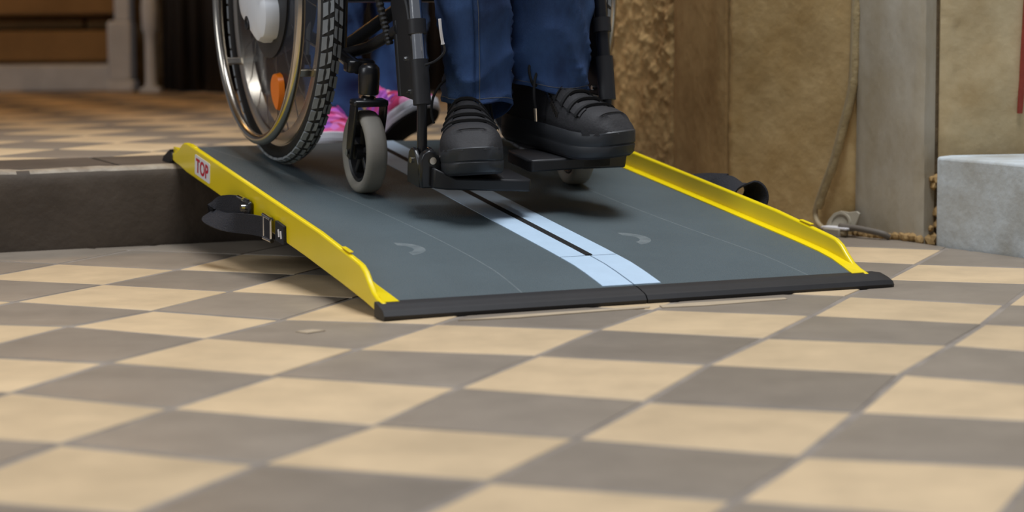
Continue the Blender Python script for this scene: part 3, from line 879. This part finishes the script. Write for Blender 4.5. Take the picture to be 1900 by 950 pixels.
# leg rests
def leg_rest(sx):
    g = empty('leg_rest', Matrix.Identity(4), wc)
    hx = sx * .167
    low = Vector((hx, -.178, .100)); mid = Vector((hx, -.170, .185)); top = Vector((hx, -.118, .36)); end = Vector((hx + sx * .01, -.02, .53))
    d = (top - mid).normalized()
    MB().tube([low - Vector((0, 0, .01)), mid, mid + d * .03], .0085, 4 if False else 12).build('lower_tube', 'frame_black', g, smooth=True)
    MB().tube([mid - d * .004, mid + d * .07], .0148, 20).build('sleeve', 'plastic_black', g, smooth=True, angle=50)
    MB().tube(smoothpath([mid + d * .05, top, top + d * .06, end], 6), .0108, 16).build('upper_tube', 'chrome' if sx < 0 else 'frame_black', g, smooth=True, angle=50)
    MB().tube([mid + d * .112, mid + d * .136], .0155, 20).build('clamp_collar', 'plastic_black', g, smooth=True, angle=50)
    b2 = Vector((-.012, .046, 0))
    MB().tube([mid + Vector((0, .084, -.002)), mid + Vector((0, .084, -.002)) + d * .125], .0105, 16).build('rear_tube', 'frame_black', g, smooth=True, angle=50)
    # flat black coupling plate between the two tubes
    pl_ = [(.0, .0), (.084, -.002), (.086, .07), (.090, .150), (.078, .168), (.020, .172), (.010, .155), (.002, .07)]
    def cpl(q, off):
        return mid + Vector((off, q[0], 0)) + d * q[1] + Vector((0, .012 if q[1] > .1 else 0, 0))
    MB().prism(pl_, lambda q: cpl(q, -.008), lambda q: cpl(q, .008)).build('coupling_plate', 'plastic_black', g, bevel=.003)
    for q in ((.034, .012), (.040, .066)):
        p = cpl(q, -.009)
        MB().lathe([(-.003, .001), (-.003, .004), (.001, .0045)], p, 'x', 12).build('rivet', 'chrome', g, smooth=True)
    # foot plate bracket: two cheeks, bolt
    zb = .052 if sx < 0 else .074
    for off in (-.014, .012):
        ck = [(-.036, zb), (.020, zb), (.020, zb + .034), (.016, zb + .052), (.004, zb + .060), (-.010, zb + .058), (-.022, zb + .046), (-.036, zb + .030)]
        MB().prism(ck, lambda q: Vector((hx + off - .004, -.178 + q[0], q[1])), lambda q: Vector((hx + off + .004, -.178 + q[0], q[1]))).build('bracket_cheek', 'frame_black', g, bevel=.002)
    MB().tube([(hx - .021, -.180, zb + .040), (hx + .019, -.180, zb + .040)], .0052, 10).build('bracket_bolt', 'steel', g, smooth=True)
    # front face of the bracket and the plate itself
    fb = [(hx - .022, zb), (hx + .022 , zb), (hx + .020, zb + .045), (hx + .008, zb + .058), (hx - .008, zb + .058), (hx - .022, zb + .045)]
    xin = -sx * .006 if sx < 0 else .004
    x0, x1 = (hx, .004) if sx < 0 else (hx + .006, .006)
    drop = -.010 if sx < 0 else -.004
    top_ = .024
    o1 = [(x0, 0, zb + top_), (x1, drop, zb + top_)]
    rings = []
    for t in (0, .12, .2, .5, .8, .97, 1.0):
        x = x0 + (x1 - x0) * t
        zt = zb + .012 + drop * t
        hgt = .020 if t > .15 else .034 - .07 * t
        y0 = (-.246 if sx < 0 else -.222) + (.012 if t in (0, 1.0) else 0); y1 = -.120 - (.012 if t in (0, 1.0) else 0)
        rings.append([Vector((x, y0, zt - .010)), Vector((x, y1, zt - .010)), Vector((x, y1, zt - .010 + hgt)), Vector((x, y0, zt - .010 + hgt))])
    MB().loft(rings).build('foot_plate', 'plastic_black', g, bevel=.003)
    gus = [(hx - sx * q[0], zb + q[1]) for q in ((-.016, .000), (-.018, .020), (-.018, .046), (-.014, .057), (-.004, .063), (.006, .060), (.013, .052), (.018, .040), (.026, .028), (.040, .020), (.064, .016), (.064, .0))]
    MB().prism(gus, lambda q: Vector((q[0], -.222, q[1])), lambda q: Vector((q[0], -.205, q[1]))).build('bracket_gusset', 'frame_black', g, bevel=.003)
    MB().lathe([(-.226, .001), (-.226, .006), (-.220, .007)], (hx - sx * .001, 0, zb + .046), 'y', 14).build('bracket_screw', 'steel', g, smooth=True)
    return g
leg_rest(-1); leg_rest(1)
# ribbed brake hose and thin cable by the left leg rest
hp = smoothpath([(-.178, -.04, .262), (-.186, -.03, .300), (-.196, -.02, .35), (-.20, .0, .42)], 12)
MB().tube(hp, [.0075 if k % 2 else .0058 for k in range(len(hp))], 10).build('ribbed_hose', 'plastic_black', wc, smooth=True, angle=20)
cpth = smoothpath([(-.140, -.185, .284), (-.137, -.185, .276), (-.139, -.185, .266), (-.152, -.183, .254), (-.166, -.176, .247)], 6)
MB().tube(cpth, .0022, 8).build('thin_cable', 'frame_black', wc, smooth=True)
MB().tube(smoothpath([(-.147, -.185, .323), (-.145, -.186, .305), (-.140, -.185, .282)], 5), [.0026] * 10 + [.0034], 8).build('cable_tag', 'sticker_white', wc, smooth=True)

# ------------------------------------------------------------------ people
def leg_loft(cs, seg=40, wr=.05, hem=None, seed=0.0, fold=1.0):
    """cs: list of (centre, rx, ry); returns rings with cloth folds. first ring is the hem"""
    P = smoothpath([c[0] for c in cs], 14)
    n = len(P); rings = []
    for i, p in enumerate(P):
        t = i / (n - 1) * (len(cs) - 1); k = min(int(t), len(cs) - 2); f = t - k
        rx = cs[k][1] * (1 - f) + cs[k + 1][1] * f; ry = cs[k][2] * (1 - f) + cs[k + 1][2] * f
        tn_ = (P[min(i + 1, n - 1)] - P[max(i - 1, 0)]).normalized()
        ax = Vector((1, 0, 0)); ax = (ax - tn_ * ax.dot(tn_)).normalized(); ay = tn_.cross(ax)
        ring = []
        for j in range(seg):
            a = 2 * math.pi * j / seg
            cr = 1 - abs(math.sin(p.z * 36 + 1.5 * a + 1.3 * math.sin(2 * a + seed) + 2.0 * noise.noise(Vector((a, p.z * 9, seed)))))
            low = max(.25, min(1, 1.5 - max(0, p.z - .16) * 5))
            w = 1 + fold * (.15 * (cr ** 2 - .33) * (.35 + .65 * abs(math.sin(a * 1.5 + seed + p.z * 6))) * low
                            + .05 * math.sin(3 * a + p.z * 14 + seed) + .07 * noise.noise(Vector((math.cos(a) * 1.6, math.sin(a) * 1.6, p.z * 22 + seed * 7))))
            q = p + ax * (rx * w * math.cos(a)) + ay * (ry * w * math.sin(a))
            if hem and i < 10:
                q.z += hem(a) * (1 - i / 10)
            ring.append(q)
        rings.append(ring)
    return rings
def jeans(name, legs, hips, m, parent):
    mb = MB(); stitch = []
    for r in legs:
        mb.loft(r, True, False, True)
        stitch.append(r)
    if hips: mb.loft(hips)
    o = mb.build(name, m, parent, smooth=True, angle=180)
    md = o.modifiers.new('cloth', 'SOLIDIFY'); md.thickness = .0025; md.offset = -1
    return o

def shoe(name, M, parent, mu, ms, mo, L=.285, W=.104, lace='lace_black', tall=.096, th_sole=.046, cap=True, nlace=6):
    g = empty(name, M, parent)
    def half(t):
        ks = [(0, .0), (.012, .40), (.05, .58), (.14, .70), (.3, .70), (.45, .72), (.6, .88), (.72, 1.0), (.82, .98), (.9, .86), (.96, .62), (.99, .34), (1.0, .0)]
        for (a, va), (b2, vb) in zip(ks, ks[1:]):
            if t <= b2: return (va + (vb - va) * (t - a) / (b2 - a)) * W / 2
        return 0
    ts = [0, .006, .02, .05, .1, .18, .3, .42, .52, .62, .72, .8, .87, .92, .96, .985, .996, 1.0]
    side = lambda sgn: [(sgn * half(t) + .004 * math.sin(t * 3.1), t * L) for t in ts]
    outl = side(1) + list(reversed(side(-1)))[1:-1]
    spring = lambda y: .010 * max(0, (y / L - .72) / .28) ** 2
    rings = []
    cx, cyy = 0, L * .55
    for z, k in ((.004, .97), (.008, 1.0), (th_sole * .45, 1.01), (th_sole * .5, .995), (th_sole * .55, 1.01), (th_sole * .96, 1.0), (th_sole, .98)):
        rings.append([Vector((q[0] * k, cyy + (q[1] - cyy) * k, z + spring(q[1]))) for q in outl])
    MB().loft(rings).build('sole', ms, g, smooth=True, angle=40)
    rings = [[Vector((q[0] * k, cyy + (q[1] - cyy) * k, z + spring(q[1]))) for q in outl] for z, k in ((0, .93), (.006, .985))]
    MB().loft(rings).build('outsole', mo, g, smooth=True, angle=40)
    # upper
    def top(t):
        ks = [(0, .060), (.06, tall), (.16, tall * .98), (.28, tall * 1.04), (.36, tall * .98), (.5, tall * .78), (.62, tall * .60), (.72, tall * .48), (.82, tall * .42), (.90, tall * .33), (.96, tall * .20), (1.0, .004)]
        for (a, va), (b2, vb) in zip(ks, ks[1:]):
            if t <= b2: return va + (vb - va) * (t - a) / (b2 - a)
    tu = [.012, .03, .06, .1, .16, .22, .28, .36, .43, .5, .56, .62, .67, .72, .77, .82, .87, .91, .945, .97, .988]
    rings = []; NS = 20
    def sec(t, off=0.0):
        y = t * L; hw = half(t) * .965 + off; h = top(t) + off; zb = th_sole * .9 + spring(y)
        out = []
        for j in range(NS + 1):
            a = math.pi * j / NS
            c, s = math.cos(a), math.sin(a)
            nar = 1 - .42 * (s ** 1.5) * max(0, min(1, (.75 - t) / .4))
            out.append(Vector((hw * nar * math.copysign(abs(c) ** .72, c) + .004 * math.sin(t * 3.1), y - .012 * s * (1 if t > .9 else 0), zb + h * s ** .8)))
        return out
    rings = [sec(t) for t in tu]
    MB().loft(rings).build('upper', mu, g, smooth=True, angle=180)
    if cap:       # raised toe cap and side facing seams
        tr = [sec(t, .0016) for t in (.80, .812, .84, .87, .91, .945, .97, .99)]
        MB().loft(tr).build('toe_cap', mu, g, smooth=True, angle=60)
        for sg in (0, 1):
            fac = []
            for t in (.30, .38, .46, .54, .62, .70, .76):
                s_ = sec(t, .0022); s0 = sec(t, -.002)
                js = (4, 5, 6, 7) if sg == 0 else (16, 15, 14, 13)
                fac.append([s_[j] for j in js] + [s0[j] for j in reversed(js)])
            MB().loft(fac).build('lace_facing', mu, g, smooth=True, angle=60)
    tong = [sec(t, .001)[8:13] + [p - Vector((0, 0, .006)) for p in reversed(sec(t, .001)[8:13])] for t in (.30, .36, .42)]
    for k, dy, dz_ in ((0, -.010, .022),):
        tong[0] = [p + Vector((0, dy, dz_)) for p in tong[0]]
    MB().loft(tong).build('tongue', mu, g, smooth=True, angle=60)
    for k in range(nlace):
        t = .36 + .37 * k / max(1, nlace - 1)
        s0, s1 = sec(t, .0048), sec(t + .022, .0048)
        pth = [(s0[j] * (1 - f) + s1[j] * f) for j, f in zip(range(4, 17), [q / 12 for q in range(13)])]
        rings = []
        for i, p in enumerate(pth):
            rings.append([p + Vector((0, -.003, 0)), p + Vector((0, .003, 0)), p + Vector((0, .003, -.0045)), p + Vector((0, -.003, -.0045))])
        MB().loft(rings).build('lace', lace, g, smooth=True, angle=60)
    return g, sec

# seated person: blue jeans, black platform sneakers on the foot plates
per = empty('person', CH)
tag(per, 'seated person in blue jeans and black lace-up platform sneakers riding the wheelchair', 'person')
la, ra = Vector((-.050, -.105, 0)), Vector((.088, -.105, 0))
def hemL(a): return -.020 * math.sin(a + .6) - .008 * math.sin(2 * a)
def hemR(a): return .010 * math.sin(a) + .006 * math.sin(2 * a + 1)
legL = leg_loft([(Vector((-.046, -.108, .163)), .058, .062), (Vector((-.047, -.106, .22)), .056, .060), (Vector((-.052, -.105, .30)), .058, .064), (Vector((-.062, -.105, .40)), .070, .078),
                 (Vector((-.072, -.090, .52)), .076, .085), (Vector((-.080, -.02, .60)), .080, .080), (Vector((-.088, .12, .615)), .088, .078), (Vector((-.09, .28, .62)), .095, .085)], hem=hemL, seed=.4)
legR = leg_loft([(Vector((.090, -.108, .202)), .062, .066), (Vector((.088, -.106, .24)), .069, .066), (Vector((.083, -.105, .30)), .073, .070), (Vector((.082, -.105, .40)), .076, .078),
                 (Vector((.084, -.090, .52)), .078, .085), (Vector((.086, -.02, .60)), .080, .080), (Vector((.09, .12, .615)), .088, .078), (Vector((.09, .28, .62)), .095, .085)], hem=hemR, seed=2.1)
def ell(c, rx, ry, n=28): return [Vector((c[0] + rx * math.cos(2 * math.pi * k / n), c[1] + ry * math.sin(2 * math.pi * k / n), c[2])) for k in range(n)]
hips = [ell((0, .28, .55), .15, .10), ell((0, .28, .60), .18, .125), ell((0, .285, .68), .175, .12), ell((0, .30, .78), .155, .105)]
jn = jeans('jeans', [legL, legR], hips, 'denim_front', per)
bod = MB()
for sg, r in ((-1, legL), (1, legR)):
    x = la.x if sg < 0 else ra.x
    bod.tube([(x, -.085, .11), (x, -.085, .16), (x, -.09, .22)], [.034, .036, .042], 16)
bod.build('body', 'sock', per, smooth=True)
def seam(legr, j, name, parent, i0=0, i1=44, m='stitch', r=.0005):
    c = [sum(q, Vector()) / len(q) for q in legr]
    pth = [legr[i][j] + (legr[i][j] - c[i]).normalized() * .0008 for i in range(i0, min(i1, len(legr)))]
    MB().tube(pth, r, 6).build(name, m, parent, smooth=True)
seam(legL, 28, 'side_seam', jn); seam(legL, 27, 'side_seam', jn, r=.0016, m='denim_back')
def hem_line(legr, i, name, parent):
    c = sum(legr[i], Vector()) / len(legr[i])
    p = [q + (q - c).normalized() * .0006 for q in legr[i]]
    MB().tube(p + [p[0]], .0005, 6).build(name, 'stitch', parent, smooth=True)
hem_line(legL, 3, 'hem_stitching', jn); hem_line(legR, 3, 'hem_stitching', jn)

def foot_M(ank, ang, z, pitch, roll, back=.085):
    d = Matrix.Rotation(ang, 4, 'Z')            # shoe +y -> toe; chair forward is -y
    base = Matrix.Rotation(math.pi, 4, 'Z')
    return Matrix.Translation((ank.x, ank.y, z)) @ d @ base @ Matrix.Rotation(pitch, 4, 'X') @ Matrix.Rotation(roll, 4, 'Y') @ Matrix.Translation((0, -back, 0))
ML = foot_M(la, R(-20), .072, R(1), R(5))
MR = foot_M(ra + Vector((-.006, .0, 0)), R(22), .0965, R(-1), R(0))
shL, secL = shoe('shoe', ML, per, 'shoe_black', 'sole_black', 'outsole_dark')
shR, secR = shoe('shoe', MR, per, 'shoe_black', 'sole_black', 'outsole_dark', L=.275)
# bow and hanging lace ends, zip on the inner side
for g, s_, sd in ((shR, secR, 1), (shL, secL, 1)):
    p0 = s_(.36, .006)[8]
    q = smoothpath([p0, p0 + Vector((.022, .004, .004)), p0 + Vector((.042, .012, -.018)), p0 + Vector((.048, .018, -.045)), p0 + Vector((.045, .02, -.065))], 5)
    l_ = MB().tube(q, .0024, 8).build('lace_end', 'lace_black', g, smooth=True)
    if g is shR:
        MB().tube([q[-1], q[-1] + Vector((-.002, .001, -.022))], .0026, 8).build('lace_tip', 'chrome', g, smooth=True)
        q = smoothpath([p0, p0 + Vector((.018, -.006, .016)), p0 + Vector((.045, .0, .0)), p0 + Vector((.040, .010, -.030)), p0 + Vector((.020, .006, -.010)), p0], 5)
        MB().tube(q, .0024, 8).build('lace_bow', 'lace_black', g, smooth=True)
        zp = []
        for k in range(13):
            t = .36 + .017 * k
            a_ = s_(t, .003)
            f = .24 - .012 * k
            j = f * 20; j0 = int(j)
            zp.append(a_[j0] * (1 - (j - j0)) + a_[j0 + 1] * (j - j0))
        for k in range(13):
            MB().box(zp[k], (.003, .0022, .010)).build('zip_tooth', 'steel', g)
    else:
        q = smoothpath([p0, p0 + Vector((-.02, .0, .006)), p0 + Vector((-.046, .012, -.02)), p0 + Vector((-.052, .02, -.055)), p0 + Vector((-.054, .03, -.085))], 5)
        MB().tube(q, .0022, 8).build('lace_end', 'lace_black', g, smooth=True)

# helper behind the chair: dark blue jeans, pink floral sneakers with white soles
HM = Matrix.Translation((0, 0, STEP_H))
hp_ = empty('person', HM)
tag(hp_, 'standing helper in dark blue jeans and pink floral sneakers behind the wheelchair', 'person')
fL = Vector((-.372, 4.64, 0)); fR = Vector((-.245, 4.66, 0))
def stand(p, seed, lift=0.0, hipx=0.0):
    return leg_loft([(p + Vector((0, 0, .060 + lift)), .062, .068), (p + Vector((0, .0, .12 + lift)), .058, .062), (p + Vector((.01 * hipx, .01, .26)), .060, .066), (p + Vector((.02 * hipx, .0, .44)), .068, .074),
                     (p + Vector((.02 * hipx, .03, .62)), .082, .088), (p + Vector((.015 * hipx, .06, .80)), .092, .10), (p + Vector((.012 * hipx, .08, .90)), .092, .105)], seed=seed)
kL = stand(fL, 1.2, 0, 1.0); kR = stand(fR + Vector((.012, .0, 0)), 3.0, .025, 0.0)
hc = Vector((-.30, 4.73, 0))
hj = jeans('jeans', [kL, kR], [ell(hc + Vector((0, 0, .80)), .15, .12), ell(hc + Vector((0, 0, .88)), .175, .13), ell(hc + Vector((0, 0, 1.0)), .155, .11)], 'denim_back', hp_)
b2 = MB()
for p in (fL, fR):
    b2.tube([p + Vector((0, .01, .05)), p + Vector((0, .01, .12)), p + Vector((0, .01, .2))], [.034, .036, .04], 14)
b2.build('body', 'sock', hp_, smooth=True)
def sneaker(p, ang, pitch, z, roll=0):
    M = Matrix.Translation((p.x, p.y, z)) @ Matrix.Rotation(math.pi + ang, 4, 'Z') @ Matrix.Rotation(pitch, 4, 'X') @ Matrix.Rotation(roll, 4, 'Y') @ Matrix.Translation((0, -.07, 0))
    return shoe('sneaker', M, hp_, 'floral', 'sneaker_sole', 'outsole_dark', L=.26, W=.094, lace='floral', tall=.075, th_sole=.030, cap=False, nlace=4)
sneaker(fL, R(4), 0, .0)
sneaker(fR + Vector((-.005, -.08, 0)), R(30), R(20), .010)
